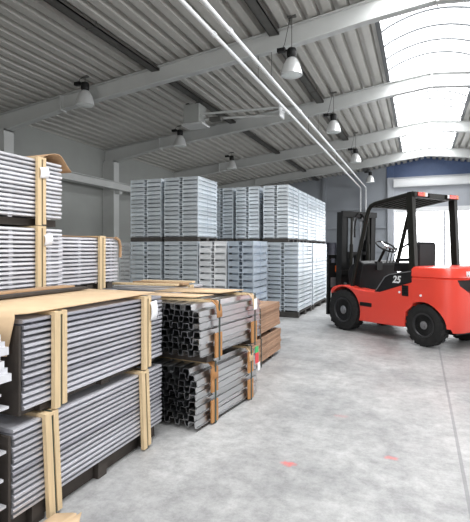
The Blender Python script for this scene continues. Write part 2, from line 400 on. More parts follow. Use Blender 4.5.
def lamp(x, y, z, label):
    t = thing('high_bay_lamp', label, 'lamp', (x, y, z), 0, 'high bay lamps under the roof')
    MB().lathe([(0.205, -0.20), (0.215, -0.20), (0.205, -0.12), (0.165, 0.02), (0.11, 0.12), (0.075, 0.15), (0.06, 0.15), (0.10, 0.11), (0.155, 0.01), (0.195, -0.12)], 28).build('reflector', M['reflector'], t)
    MB().lathe([(0.02, -0.215), (0.12, -0.21), (0.205, -0.195), (0.205, -0.185), (0.02, -0.185)], 28).build('lens', M['lens_glass'], t)
    MB().lathe([(0.05, 0.15), (0.085, 0.16), (0.10, 0.20), (0.10, 0.30), (0.08, 0.34), (0.03, 0.35)], 20).build('ballast_housing', M['black'], t)
    rz = roof_z(x) - z
    k = MB(); k.tube([(0, 0, 0.34), (0, 0, rz-0.01)], 0.008, 8); k.box(-0.09, 0.09, -0.04, 0.04, rz-0.02, rz+0.012)
    k.build('hanger_rod', M['dark_beam'], t)
    MB().box(-0.30, -0.13, -0.05, 0.05, 0.30, 0.38).box(-0.14, -0.04, -0.015, 0.015, 0.31, 0.34).build('gear_box', M['black'], t, 0.008)
    MB().tube([(-0.2, 0, 0.37), (-0.15, 0, 0.45), (-0.03, 0, rz-0.01)], 0.006, 6).build('cable', M['black'], t)
LH = EYE + 3.72
for y, lab in ((8.95, 'nearest bell lamp of the right row, large beside the white pipes'), (13.75, 'second nearest bell lamp of the right row above the pipes'),
               (18.8, 'third bell lamp of the right row toward the far wall'), (24.6, 'smallest, farthest bell lamp of the right row near far wall')):
    lamp(-2.40, y, LH, lab)
for y, lab in ((8.75, 'nearest bell lamp of the left row, in front of near beam'), (13.4, 'bell lamp of the left row hanging under the box unit'),
               (17.9, 'farthest bell lamp of the left row above the tray stacks')):
    lamp(-7.42, y, EYE+3.66, lab)

# ------------------------------------------------------------------ stacks of galvanized trays
def tray_mesh(w, d, h, m):
    k = MB(); l = 0.022; g = 0.030; zl = h*0.27; zt = h*0.99                    # wall set back under a deep shadow gap
    k.box(0.05, w-0.05, 0.20, d-0.05, 0, zl)                                   # foot of the tray, far back
    k.box(0.004, w-0.004, 0.20, d, zl, zt)
    for a, b in ((0.0, w/2-g), (w/2+g, w)):                                    # front either side of the hand hole
        k.box(a, b, 0.0, 0.20, zl, zt-0.008); k.box(a+0.03, b-0.03, 0.12, 0.20, 0, zl)
        k.box(a, a+0.02, -0.004, 0.004, 0, zt); k.box(b-0.02, b, -0.004, 0.004, 0, zt)
    k.box(w/2-g, w/2+g, 0.002, 0.20, zl, h*0.42)
    k.box(-0.004, w+0.004, -0.006, d+0.004, zt-0.008, zt)                       # rim
    n = max(2, int(round(d/0.42)))
    for i in range(1, n): k.box(w, w+0.006, d*i/n-0.012, d*i/n+0.012, zl, zt)
    for i in (0.02, 0.98): k.box(w-0.02, w+0.003, d*i-0.018, d*i+0.018, 0, zl)
    return k.mesh('tray', m)
tmesh = {}
def pallet(x0, x1, y0, y1, z0, h, label):
    t = thing('pallet', label, 'pallet', ((x0+x1)/2, (y0+y1)/2, z0), 0, 'dark pallets under the trays')
    w, d = (x1-x0)/2, (y1-y0)/2
    for i in range(3):
        yy = -d + 0.05 + i*(2*d-0.10)/2
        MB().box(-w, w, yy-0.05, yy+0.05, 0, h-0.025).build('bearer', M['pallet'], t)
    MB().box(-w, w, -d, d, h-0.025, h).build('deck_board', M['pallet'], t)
def stack(x0, x1, y0, y1, z0, ph, n, h, m, where, plabel):
    w, d = x1-x0, y1-y0
    pallet(x0, x1, y0, y1, z0, ph, plabel)
    key = (round(w, 3), round(d, 3), round(h, 4), m)
    if key not in tmesh: tmesh[key] = tray_mesh(w, d, h, M[m])
    for i in range(n):
        o = bpy.data.objects.new('galvanized_tray', tmesh[key]); C.objects.link(o)
        o.location = (x0 + random.uniform(-0.003, 0.003), y0 + random.uniform(-0.005, 0.005), z0+ph+i*h)
        q = n-1-i
        tag(o, ('topmost galvanized tray of ' if q == 0 else '%s galvanized tray from top of ' % ORD[q]) + where, 'tray', 'galvanized trays stacked on pallets')
UP = dict(z0=1.56, ph=0.085, n=14, h=1.115/14)
LO = dict(z0=0.0, ph=0.12, n=16, h=0.09)
def up(x0, x1, y0, y1, m, where): stack(x0, x1, y0, y1, UP['z0'], UP['ph'], UP['n'], UP['h'], m, where, 'dark timber pallet carrying ' + where)
def lo(x0, x1, y0, y1, m, where, n=16): stack(x0, x1, y0, y1, 0, 0.12, n, 1.44/n, m, where, 'dark timber pallet carrying ' + where)
lo(-5.25, -4.56, 7.5, 8.35, 'galv', 'the lower stack at far left')
lo(-4.49, -3.78, 7.5, 8.35, 'galv', 'the lower stack second from the left')
up(-5.25, -4.56, 7.5, 8.35, 'galv', 'the upper stack at far left')
up(-4.49, -3.78, 7.5, 8.35, 'galv', 'the upper stack second from the left')
lo(-3.75, -3.21, 7.5, 8.2, 'galv_white', 'the low stack right of the left pair', 12)
lo(-3.18, -2.70, 7.5, 8.27, 'galv_blue_reflection', 'the bluish low stack behind the profile bundles', 12)
lo(-6.10, -5.50, 8.3, 9.2, 'galv_white', 'the pale low stack left of the left pair')
lo(-4.36, -3.74, 9.19, 10.35, 'galv', 'the lower stack hidden behind the left pair')
lo(-3.71, -3.03, 9.19, 10.35, 'galv', 'the lower stack hidden behind the bluish one')
up(-4.33, -3.78, 9.19, 10.05, 'galv', 'the narrow upper stack peeking out between the groups')
up(-3.71, -3.18, 9.19, 10.05, 'galv', 'the upper stack left of the bright-sided stack')
lo(-3.00, -2.32, 9.19, 10.44, 'galv', 'the tall lower stack with the bright white side')
up(-3.08, -2.54, 9.19, 10.05, 'galv', 'the upper stack with the bright white side')
lo(-3.00, -2.32, 10.58, 12.2, 'galv', 'the lower stack closest to the forklift mast')
lo(-3.10, -2.54, 12.28, 13.4, 'galv', 'the rearmost lower stack in the right row')
up(-3.08, -2.54, 10.12, 10.92, 'galv', 'the second upper stack in the right row')
up(-3.08, -2.54, 10.98, 11.88, 'galv', 'the third upper stack in the right row')
up(-3.08, -2.54, 11.96, 13.2, 'galv', 'the rearmost upper stack in the right row')

# ------------------------------------------------------------------ strapped bundles of aluminium panels
def panel_row_mesh(w, d, h, m):
    k = MB(); gap = 0.27*h
    prof = [(-w, gap), (-0.016, gap), (-0.004, gap+0.08*h), (0.0, gap+0.2*h), (0.0, h*0.86), (-0.008, h*0.98), (-w, h*0.98)]
    k.prism(prof, 'y', 0, d)
    for i in range(4):                                                        # short feet that hold the gap open
        yy = d*(0.08+0.28*i); k.box(-w+0.02, -0.05, yy, yy+0.04, 0, gap)
    return k.mesh('panel_row', m)
def panel_bundle(x1, w, y0, y1, z0, bear, n, h, m, battens, label, group, bear_m='wood_dark', tags=(), rz=0, lean=0, mats=None):
    """x1 = face towards the aisle; z0 = what it stands on; bear = bearer height"""
    t = thing('panel_bundle', label, 'bundle', (x1, y0, z0), rz, group)
    d = y1-y0
    for fy in (0.12, 0.5, 0.86):
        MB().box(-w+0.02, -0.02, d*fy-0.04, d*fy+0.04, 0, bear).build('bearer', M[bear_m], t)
    MB().box(-0.16, -0.06, 0.02, d-0.02, 0, bear-0.004).build('bearer', M[bear_m], t)  # runner added so the gap under the rows shows as dark shade
    me = panel_row_mesh(w, d, h, M[m]); me2 = panel_row_mesh(w, d, h, M['alu_dark'])
    for i in range(n):
        o = bpy.data.objects.new('panel', me2 if mats and i in mats else me); C.objects.link(o); o.parent = t
        o.location = (random.uniform(-0.006, 0.0), random.uniform(-0.012, 0.0), bear + i*h)
    H = bear + n*h
    for by in battens:
        y = by-y0
        b = MB(); dl = lean
        b.add([(0.001, y-0.045, -0.01+bear*0.2), (0.001, y-0.004, -0.01+bear*0.2), (0.001, y-0.004+dl, H), (0.001, y-0.045+dl, H),
               (0.026, y-0.045, -0.01+bear*0.2), (0.026, y-0.004, -0.01+bear*0.2), (0.026, y-0.004+dl, H), (0.026, y-0.045+dl, H)],
              [(0,3,2,1),(4,5,6,7),(0,1,5,4),(1,2,6,5),(2,3,7,6),(3,0,4,7)])
        b.add([(0.001, y+0.012, bear*0.2), (0.001, y+0.045, bear*0.2), (0.001, y+0.045+dl, H), (0.001, y+0.012+dl, H),
               (0.026, y+0.012, bear*0.2), (0.026, y+0.045, bear*0.2), (0.026, y+0.045+dl, H), (0.026, y+0.012+dl, H)],
              [(0,3,2,1),(4,5,6,7),(0,1,5,4),(1,2,6,5),(2,3,7,6),(3,0,4,7)])
        b.box(-w, 0.026, y-0.045+dl, y+0.045+dl, H, H+0.018)                   # cross batten on top
        bo = b.build('batten', M['wood'], t)
        s = MB(); s.add([(0.0015, y-0.002, 0), (0.0015, y+0.010, 0), (0.0015, y+0.010+dl, H+0.02), (0.0015, y-0.002+dl, H+0.02),
                         (0.020, y-0.002, 0), (0.020, y+0.010, 0), (0.020, y+0.010+dl, H+0.02), (0.020, y-0.002+dl, H+0.02)],
                        [(0,3,2,1),(4,5,6,7),(0,1,5,4),(1,2,6,5),(2,3,7,6),(3,0,4,7)])
        s.box(-w, 0.02, y-0.002+dl, y+0.010+dl, H+0.018, H+0.021)
        s.build('strap', M['strap'], bo)
    for ty, tz, tw, th in tags:
        y = ty-y0; z = tz-z0
        k = MB(); nseg = 6; vs = []; fs = []
        for j in range(nseg+1):
            f = j/nseg; bow = 0.032 + 0.012*math.sin(f*PI)
            vs += [(bow, y-tw/2, z+th/2-f*th), (bow+0.006, y+tw/2, z+th/2-f*th+0.008)]
        for j in range(nseg): fs.append((2*j, 2*j+1, 2*j+3, 2*j+2))
        k.add(vs, fs)
        o = k.build('paper_tag', M['paper'], t); so = o.modifiers.new('thickness', 'SOLIDIFY'); so.thickness = 0.002
        o['label'] = 'white paper tag'
    return t, H
FG = 'strapped aluminium panel bundles in the front stack'
panel_bundle(-1.8, 0.95, 1.63, 2.98, 0.0, 0.10, 15, 0.0293, 'alu_mid', (1.87, 2.74), 'lower aluminium panel bundle of front stack, standing on the floor', FG, lean=-0.03, mats=(7,))
t, H = panel_bundle(-1.8, 0.95, 1.69, 2.98, 0.568, 0.032, 15, 0.0305, 'alu_mid', (1.905, 2.74), 'upper aluminium panel bundle of front stack, under kraft cardboard', FG, mats=(14, 13, 4),
                    tags=((2.80, 0.965, 0.07, 0.13),))
for q, hh in ((t, H), (C.objects['panel_bundle'], 0.54)):
    MB().box(-0.93, -0.012, -0.028, -0.014, 0.02, hh-0.03).build('end_board_shade', M['wood_dark'], q)  # lower: brown board; upper: dark sheet standing in for the shaded end
CT = 0.568 + H                                                               # top of the front stack
LG = 'strapped aluminium panel bundles in the left stack'
z = 0
for i, (z1, n, lab) in enumerate(((0.50, 12, 'bottom panel bundle of tall left stack, behind the front stack'), (1.00, 13, 'second panel bundle from floor in tall left stack'),
                                (1.60, 15, 'third panel bundle of tall left stack, under the top one'), (2.165, 14, 'top panel bundle of tall left stack with curled brown wrap'))):
    bear = 0.06; h = (z1-z-bear-0.021)/n
    tg = ((2.885, 2.03, 0.085, 0.09),) if i == 3 else (((2.93, 1.48, 0.08, 0.09),) if i == 2 else ())
    tt, H = panel_bundle(-2.9, 1.0, 1.7, 3.13, z, bear, n, h, 'alu', (2.87,), lab, LG, tags=tg)
    top_left = tt
    z = z1
# brown wrap curling over the far end of the top bundle
k = MB(); prof = []
d_end = 3.13-1.7
for a in range(13):
    f = a/12
    yy = d_end - 0.26 + 0.36*f; zz = 0.565 + 0.06*math.sin(min(1, f*1.15)*PI*0.8) - (0.30*max(0, f-0.62)**1.1)
    prof.append((yy, zz))
vs = []; fs = []
xs = (-0.98, -0.5, -0.2, 0.012)
for xx in xs: vs += [(xx, p[0], p[1]) for p in prof]
for i in range(len(xs)-1):
    for j in range(12): fs.append((i*13+j, i*13+j+1, (i+1)*13+j+1, (i+1)*13+j))
k.add(vs, fs)
o = k.build('paper_wrap', M['kraft_dark'], top_left, sharp=80); so = o.modifiers.new('thickness', 'SOLIDIFY'); so.thickness = 0.008
MG = 'strapped aluminium panel bundles in the middle stack'
z = 0
for i, (z1, n, lab) in enumerate(((0.50, 12, 'bottom panel bundle of the low stack behind the tall left one'), (1.00, 12, 'middle panel bundle of the low stack behind the tall left one'),
                                (1.545, 13, 'top panel bundle with brown rim behind the tall left stack'))):
    bear = 0.06; h = (z1-z-bear-0.021)/n
    tt, H = panel_bundle(-3.0, 0.9, 3.2, 4.06, z, bear, n, h, 'alu', (3.77,), lab, MG)
    z = z1
k = MB(); k.box(-0.9, 0.006, 0.0, 0.86, 0.526, 0.532)
k.tube([(0.01, 0.80, 0.53), (0.012, 0.86, 0.50), (0.012, 0.88, 0.44), (0.012, 0.875, 0.32)], 0.016, 8)
k.build('paper_wrap', M['kraft_dark'], tt)
# low stack behind the profiles
BG = 'strapped aluminium panel bundles behind the profiles'
z = 0
for i, (z1, lab) in enumerate(((0.5, 'lower panel bundle hidden behind the steel profile bundles'), (1.0, 'upper panel bundle behind the steel profiles, under loose boards'))):
    bear = 0.06; h = (z1-z-bear-0.021)/12
    panel_bundle(-2.47, 0.85, 4.3, 5.05, z, bear, 12, h, 'alu', (4.7,), lab, BG)
    z = z1

# near end of another stack at the left edge of the view: open-ended profiles with staggered ends
NB = 'aluminium profile bundles at the left edge'
def z_profile(length, w, h, t=0.006):
    k = MB()
    k.prism([(-w, 0), (0, 0), (0, t*2), (-w+t, t*2), (-w+t, h-t*2), (-w*0.35, h-t*2), (-w*0.35, h), (-w, h)], 'y', 0, length)
    return k
zp = z_profile(1.30, 0.14, 0.062).mesh('profile', M['alu'])
zq = MB().prism([(-0.14, 0), (0, 0), (0, 0.036), (-0.025, 0.036), (-0.025, 0.060), (-0.14, 0.060)], 'y', 0, 1.30).mesh('profile', M['alu'])
for z0, n, lab in ((0.0, 8, 'lower bundle of pale profiles cut by the left edge'), (0.585, 6, 'upper bundle of pale profiles cut by the left edge')):
    t = thing('profile_bundle', lab, 'bundle', (-1.79, 0.2, z0), 0, NB)
    for fy in (0.15, 1.0): MB().box(-0.75, -0.01, fy-0.04, fy+0.04, 0, 0.07).build('bearer', M['wood_dark'], t)
    for i in range(n):
        for j in range(5):
            o = bpy.data.objects.new('profile', zq if (z0 > 0.3 and i > 1) else zp); C.objects.link(o); o.parent = t
            o.location = (-j*0.145 - (0.012 if i % 2 else 0), (0.085, 0.05, 0.1, 0.07)[(i+2*j) % 4] - (0.03 if z0 < 0.3 else 0), 0.07 + i*0.0635)
    MB().box(-0.74, 0.002, 0.6, 0.63, 0.07+n*0.0635, 0.073+n*0.0635).box(0.001, 0.003, 0.6, 0.63, 0.0, 0.073+n*0.0635).build('strap', M['strap'], t)

# ------------------------------------------------------------------ steel hat profile bundles
def hat_mesh(length, m):
    t = 0.0055; w = 0.094; h = 0.047; tw = 0.050; f = 0.016
    outer = [(-w/2, 0), (-w/2+f, 0), (-tw/2, h-t), (tw/2, h-t), (w/2-f, 0), (w/2, 0)]
    k = MB()
    poly = [(-w/2, 0), (-w/2+f+0.002, 0), (-tw/2+0.004, h-t), (tw/2-0.004, h-t), (w/2-f-0.002, 0), (w/2, 0), (w/2, t), (w/2-f+0.002, t), (tw/2+0.004, h), (-tw/2-0.004, h), (-w/2+f-0.002, t), (-w/2, t)]
    k.prism(poly, 'y', 0, length)
    return k.mesh('profile', m)
hat = hat_mesh(1.08, M['steel'])
DG = 'bundles of steel hat profiles'
cols = 8
def hat_bundle(z0, label, tags, rows, bear):
    t = thing('profile_bundle', label, 'bundle', (-1.575 if z0 < 0.3 else -1.54, 3.14, z0), R(-6.0), DG)
    pw = 0.098
    for fy in (0.14, 0.92): MB().box(-cols*pw, -0.02, fy-0.05, fy+0.05, 0, bear).build('bearer', M['wood_dark'], t)
    zz = bear
    for i in range(rows):
        if i == 4:
            for fy in (0.2, 0.86): MB().box(-cols*pw, -0.01, fy-0.03, fy+0.03, zz, zz+0.016).build('spacer', M['wood_dark'], t)
            zz += 0.016
        n = cols - (1 if i == rows-1 else 0)
        for j in range(n):
            o = bpy.data.objects.new('profile', hat); C.objects.link(o); o.parent = t
            sh = 0.0 if i % 2 == 0 else 0.012
            o.location = (-0.05 - j*pw - sh - (0.06 if i == rows-1 else 0) + random.uniform(-0.003, 0.003), random.uniform(-0.025, 0.01), zz)
        zz += 0.0485
    H = zz
    for fy in (0.22, 0.88):                                                 # orange-brown edge boards under the straps
        for (a, b) in ((bear*0.4, bear+0.16), (bear+0.225, H-0.03)):
            if z0 > 0.3 and a > 0.2: b = H - 0.10; continue
            g = MB().box(0.001, 0.018, fy-0.05, fy+0.05, a, b); g.build('edge_board', M['orange_wood'], t, 0.003)
        s = MB().box(0.0185, 0.0215, fy-0.012, fy+0.012, 0.0, H+0.02).box(-cols*pw, 0.0215, fy-0.012, fy+0.012, H+0.018, H+0.021)
        s.build('strap', M['strap'], t)
        MB().box(-cols*pw, -0.04, fy-0.045, fy+0.045, H, H+0.018).build('cross_batten', M['wood'], t)
        pts = [(-0.10, H+0.022), (-0.03, H+0.016), (0.012, H-0.02), (0.022, H-0.07), (0.024, H-0.12)]
        k = MB(); k.add([(a, fy-0.04, b) for a, b in pts] + [(a, fy+0.04, b) for a, b in pts], [(i, i+1, 5+i+1, 5+i) for i in range(4)])
        o = k.build('edge_wrap', M['orange_wood' if fy < 0.5 else 'kraft'], t, sharp=80); so = o.modifiers.new('thickness', 'SOLIDIFY'); so.thickness = 0.006
    for (ty, tz, tw, th, mm) in tags:
        k = MB().box(0.024, 0.028, ty-tw/2, ty+tw/2, tz-th/2, tz+th/2); o = k.build('tag', M[mm], t)
        o['label'] = {'paper': 'white tag', 'green': 'green tag', 'redtag': 'red tag'}[mm]
    return H
H1 = hat_bundle(0.0, 'lower bundle of hollow steel profiles with green and red tags', ((0.98, 0.45, 0.07, 0.06, 'green'), (0.985, 0.37, 0.07, 0.10, 'redtag'), (1.03, 0.28, 0.05, 0.08, 'paper')), 9, 0.03)
H2 = hat_bundle(H1+0.032, 'upper bundle of hollow steel profiles with orange edge boards', ((0.88, H1-0.10, 0.06, 0.10, 'paper'),), 8, 0.06)
DT = H1 + 0.032 + H2

# brown board bundles beyond the profiles
EG = 'bundles of brown boards'
def board_bundle(z0, n, h, label, y0, y1, skew):
    t = thing('board_bundle', label, 'bundle', (-1.76, y0, z0), skew, EG)
    d = y1-y0
    for fy in (0.15, 0.8): MB().box(-0.56, -0.03, d*fy-0.05, d*fy+0.05, 0, 0.05).build('bearer', M['wood_dark'], t)
    me = MB().box(-0.60, 0, 0, d, 0.003, h).mesh('board', M['brown'])
    for i in range(n):
        o = bpy.data.objects.new('board', me); C.objects.link(o); o.parent = t
        o.location = (random.uniform(-0.008, 0.004), random.uniform(-0.01, 0.01), 0.05+i*h)
    MB().box(0.006, 0.009, d*0.45, d*0.45+0.02, 0, 0.05+n*h+0.003).box(-0.60, 0.009, d*0.45, d*0.45+0.02, 0.05+n*h, 0.05+n*h+0.003).build('strap', M['strap'], t)
board_bundle(0.0, 8, 0.036, 'lower bundle of brown boards on floor beyond the profiles', 4.45, 6.0, 0)
board_bundle(0.341, 8, 0.038, 'upper bundle of brown boards with paler top beyond the profiles', 4.42, 6.02, R(0.8))

# ------------------------------------------------------------------ cardboard on the stacks and on the floor
def sheet(name, label, cat, pts, z, m, th=0.006, group=None, wave=0.004):
    k = MB(); n = len(pts)
    k.add([(x, y, z+random.uniform(0, wave)) for x, y in pts], [tuple(range(n))])
    o = k.build(name, M[m]); so = o.modifiers.new('thickness', 'SOLIDIFY'); so.thickness = th; so.offset = 1
    return tag(o, label, cat, group)
SG = 'loose sheets on the stacks'
# large folded sheet over the front stack: top, and a flap hanging at the near end
k = MB(); zt = CT + 0.026
k.add([(-2.74, 2.96, zt), (-1.815, 2.90, zt), (-1.80, 1.96, zt), (-1.80, 1.70, zt), (-1.83, 1.655, zt), (-2.74, 1.655, zt),
       (-1.82, 1.645, zt-0.02), (-2.74, 1.645, zt-0.02), (-1.86, 1.635, zt-0.20), (-2.74, 1.63, zt-0.26)],
      [(0, 1, 2, 3, 4, 5), (5, 4, 6, 7), (7, 6, 8, 9)])
o = k.build('cardboard_sheet', M['kraft'], sharp=30); so = o.modifiers.new('thickness', 'SOLIDIFY'); so.thickness = 0.007; so.offset = 1
tag(o, 'large kraft cardboard sheet covering front stack, flap folded down its near end', 'cardboard', SG)
DTT = DT + 0.022
sheet('cardboard_sheet', 'tan cardboard strip lying across top of steel profile bundle', 'cardboard', [(-2.35, 3.30), (-1.72, 3.36), (-1.66, 3.60), (-2.35, 3.62)], DTT+0.010, 'kraft', group=SG)
sheet('cardboard_sheet', 'pale cardboard sheet at far end of the profile bundle top', 'cardboard', [(-2.3, 3.66), (-1.66, 3.74), (-1.58, 4.12), (-2.3, 4.10)], DTT+0.010, 'kraft', group=SG)
for (x, y, ln, wd, m, zz, lab) in ((-2.62, 2.3, 1.2, 0.12, 'kraft_dark', CT+0.040, 'brown plank along the back edge of front stack, on the cardboard'),
                                  (-2.42, 2.35, 1.0, 0.07, 'wood_dark', CT+0.040, 'dark plank lying on cardboard sheet of the front stack')):
    tag(MB().box(-wd/2, wd/2, -ln/2, ln/2, 0, 0.02).build('loose_plank', M[m], None, 0.003, loc=(x, y, zz)), lab, 'plank', 'loose planks on the stacks')
zb = 1.001
for (x0, y0, ln, wd, rz, m, lab) in ((-2.9, 4.42, 0.8, 0.10, 0.1, 'wood', 'pale plank lying on the bundle behind the steel profiles'),
                                   (-2.85, 4.67, 0.75, 0.12, -0.12, 'kraft_dark', 'brown plank lying on the bundle behind the steel profiles'),
                                   (-2.9, 4.93, 0.7, 0.09, 0.05, 'wood', 'thin pale plank at back edge of bundle behind profiles')):
    o = MB().box(-ln/2, ln/2, -wd/2, wd/2, 0, 0.022).build('loose_plank', M[m], None, 0.003, loc=(x0, y0, zb)); o.rotation_euler = (0, 0, rz)
    tag(o, lab, 'plank', 'loose planks on the stacks')
# torn cardboard on the floor by the front stack
k = MB(); pts = [(-1.77, 1.62), (-1.70, 1.80), (-1.62, 1.88), (-1.55, 1.87), (-1.50, 1.83), (-1.47, 1.86), (-1.40, 1.80), (-1.44, 1.70), (-1.38, 1.62), (-1.45, 1.5), (-1.62, 1.42), (-1.76, 1.5)]
zz = [0.03, 0.05, 0.02, 0.03, 0.02, 0.05, 0.03, 0.02, 0.02, 0.004, 0.004, 0.004]
pts = [(-1.768 + (x+1.77)*0.5, y+0.02) for x, y in pts]
k.add([(x, y, z) for (x, y), z in zip(pts, zz)] + [(-1.67, 1.68, 0.03)], [(i, (i+1) % 12, 12) for i in range(12)])
o = k.build('cardboard_scrap', M['kraft'], sharp=30); so = o.modifiers.new('thickness', 'SOLIDIFY'); so.thickness = 0.004; so.offset = 1
tag(o, 'torn kraft cardboard scrap on the floor before the front stack', 'cardboard')

# dark drums by the far wall
for z, tier in ((0, 'floor'), (0.93, 'upper')):
    for x, lab in ((-5.55, 'leftmost'), (-4.88, 'middle'), (-4.21, 'rightmost')):
        t = thing('drum', ('%s dark drum standing on floor by the far wall' if z == 0 else '%s dark drum stacked on another drum by far wall') % lab, 'drum', (x, 27.2, z), 0, 'dark drums by the far wall')
        MB().lathe([(0.28, 0), (0.30, 0.02), (0.29, 0.05), (0.29, 0.29), (0.305, 0.31), (0.29, 0.33), (0.29, 0.58), (0.305, 0.60), (0.29, 0.62), (0.29, 0.87), (0.30, 0.90), (0.28, 0.91), (0.02, 0.905)], 20).build('body', M['drum'], t)
        MB().lathe([(0.05, 0.90), (0.05, 0.925), (0.03, 0.928)], 12, 'z', (0.15, 0, 0)).build('bung_cap', M['hub'], t)

# ------------------------------------------------------------------ forklift (x forward, y to its left, z up; origin under the front axle)
fa = math.radians(180-38)
FK = thing('forklift', 'red counterbalance forklift truck with black overhead guard on the concrete floor', 'forklift', (-0.904, 8.556, 0), fa)
RXW = -1.62
def arc(cx, cz, r, a0, a1, n=12): return [(cx+r*math.cos(R(a0+(a1-a0)*i/n)), cz+r*math.sin(R(a0+(a1-a0)*i/n))) for i in range(n+1)]
# side bodywork ahead of the counterweight
side = [(0.32, 0.62), (0.32, 0.69), (0.25, 0.745), (0.12, 0.78), (-0.06, 0.79), (-0.18, 0.78), (-0.30, 0.75), (-0.50, 0.735), (-0.80, 0.735), (-1.45, 0.93), (-1.45, 0.58)]
side += [(-1.32, 0.46), (-1.30, 0.24), (-1.15, 0.23), (-0.40, 0.215)] + arc(0, 0.36, 0.395, 202, 42, 14)
body = MB(); body.prism(side, 'y', 0.32, 0.565); body.prism(side, 'y', -0.565, -0.32)
body.build('side_body', M['red'], FK, 0.018, segs=3)
# hood block and counterweight: lofted plan outline, wheel arches cut with a boolean
def plan(z, wy, xf, xr, rad):
    pts = [(xf, wy, z)]
    for i in range(9):
        a = R(90+90*i/8); pts.append((xr+rad+rad*math.cos(a), wy-rad*0.9+rad*0.9*math.sin(a), z))
    for i in range(9):
        a = R(180+90*i/8); pts.append((xr+rad+rad*math.cos(a), -wy+rad*0.9+rad*0.9*math.sin(a), z))
    pts.append((xf, -wy, z)); return pts
lv = [(0.24, 0.53, -2.07, 0.30), (0.30, 0.555, -2.10, 0.32), (0.60, 0.565, -2.13, 0.34), (0.985, 0.565, -2.13, 0.34), (1.0, 0.552, -2.115, 0.34), (1.015, 0.570, -2.135, 0.34), (1.11, 0.566, -2.12, 0.34), (1.145, 0.55, -2.10, 0.33), (1.165, 0.50, -2.04, 0.30)]
cw = MB(); cw.loft([plan(z, wy, -1.44 if z < 1.12 else (-1.455 if z < 1.15 else -1.51), xr, rad) for z, wy, xr, rad in lv])
cwo = cw.build('counterweight', M['red'], FK, sharp=28)
def boolean(o, cutter):
    c = bpy.data.objects.new('cutter', cutter.mesh('cutter', M['black'])); C.objects.link(c)
    c.parent = o.parent
    md = o.modifiers.new('cut', 'BOOLEAN'); md.operation = 'DIFFERENCE'; md.solver = 'EXACT'; md.object = c
    bpy.context.view_layer.update(); dg = bpy.context.evaluated_depsgraph_get()
    me = bpy.data.meshes.new_from_object(o.evaluated_get(dg)); o.modifiers.clear(); o.data = me
    bpy.data.objects.remove(c)
ct = MB()
for s0, s1 in ((0.30, 0.8), (-0.8, -0.30)): ct.lathe([(0.0001, s0), (0.35, s0), (0.35, s1), (0.0001, s1)], 40, 'y', (RXW, 0, 0.30))
boolean(cwo, ct)
ct = MB(); ct.box(-2.01, -1.1, 0.30, 0.8, 0.1, 0.30); ct.box(-2.01, -1.1, -0.8, -0.30, 0.1, 0.30); boolean(cwo, ct)
ct = MB(); ct.prism([(-0.42, 0.985), (0.42, 0.985), (0.39, 0.90), (0.24, 0.80), (-0.24, 0.80), (-0.39, 0.90)], 'x', -2.5, -1.90); boolean(cwo, ct)
cwo.data.set_sharp_from_angle(angle=R(28))
MB().box(-1.95, -1.88, -0.38, 0.38, 0.79, 0.985).build('rear_grille', M['black'], FK)
# central chassis
ch = MB(); ch.box(-2.0, 0.20, -0.33, 0.34, 0.20, 0.60); ch.box(-0.72, 0.12, -0.34, 0.34, 0.58, 0.70)
ch.build('chassis', M['black'], FK, 0.01)
MB().lathe([(0.10, -0.50), (0.10, 0.50)], 16, 'y', (RXW, 0, 0.31)).build('rear_axle', M['black'], FK)
MB().lathe([(0.12, -0.50), (0.12, 0.50)], 16, 'y', (0, 0, 0.36)).build('front_axle', M['black'], FK)
def wheel(x, y, r, wd, s, nlug, rimr):
    k = MB(); h = wd/2; y0 = 0
    k.lathe([(rimr, -h*0.8), (rimr+0.03, -h*0.98), (r*0.86, -h), (r*0.955, -h*0.88), (r*0.975, -h*0.6), (r*0.975, h*0.6), (r*0.955, h*0.88), (r*0.86, h), (rimr+0.03, h*0.98), (rimr, h*0.8)], 48, 'y')
    for i in range(nlug):
        for sd in (-1, 1):
            a = 2*PI*(i+(0.5 if sd > 0 else 0))/nlug; rad = Vector((math.cos(a), 0, math.sin(a))); tan = Vector((-math.sin(a), 0, math.cos(a)))
            hw = PI*r/nlug*0.55
            vs = []
            for rr in (r*0.94, r):
                for (u, yy) in ((-hw, 0.06*h*sd), (hw, 0.06*h*sd), (hw+0.02, 0.97*h*sd), (-hw+0.02, 0.97*h*sd)):
                    rr2 = rr if abs(yy) < 0.5*h else rr*0.985
                    vs.append(rad*rr2 + tan*u + Vector((0, yy, 0)))
            vs2 = [rad*(r*0.84) + tan*(-hw+0.02) + Vector((0, 1.015*h*sd, 0)), rad*(r*0.84) + tan*(hw+0.02) + Vector((0, 1.015*h*sd, 0))]
            k.add(vs, [(0,3,2,1),(4,5,6,7),(0,1,5,4),(1,2,6,5),(2,3,7,6),(3,0,4,7)])
    t = k.build('wheel', M['rubber'], FK, loc=(x, y, r), sharp=30)
    q = MB(); hh = h*s
    q.lathe([(rimr+0.006, hh*0.80), (rimr+0.012, hh*0.97), (rimr-0.01, hh*0.99), (rimr-0.03, hh*0.62), (rimr*0.62, hh*0.40), (rimr*0.5, hh*0.55), (0.01, hh*0.55)], 36, 'y')
    q.build('rim', M['rim'], t)
    q = MB(); q.lathe([(rimr*0.44, hh*0.5), (rimr*0.40, hh*0.78), (rimr*0.22, hh*0.86), (rimr*0.20, hh*1.02), (0.005, hh*1.04)], 20, 'y')
    for i in range(6):
        a = 2*PI*i/6; q.lathe([(0.016, hh*0.40), (0.016, hh*0.74), (0.002, hh*0.76)], 8, 'y', (rimr*0.64*math.cos(a), 0, rimr*0.64*math.sin(a)))
    q.build('hub', M['hub'], t)
for s in (1, -1):
    wheel(0, s*0.475, 0.355, 0.21, s, 20, 0.205)
    wheel(RXW, s*0.455, 0.31, 0.19, s, 18, 0.17)
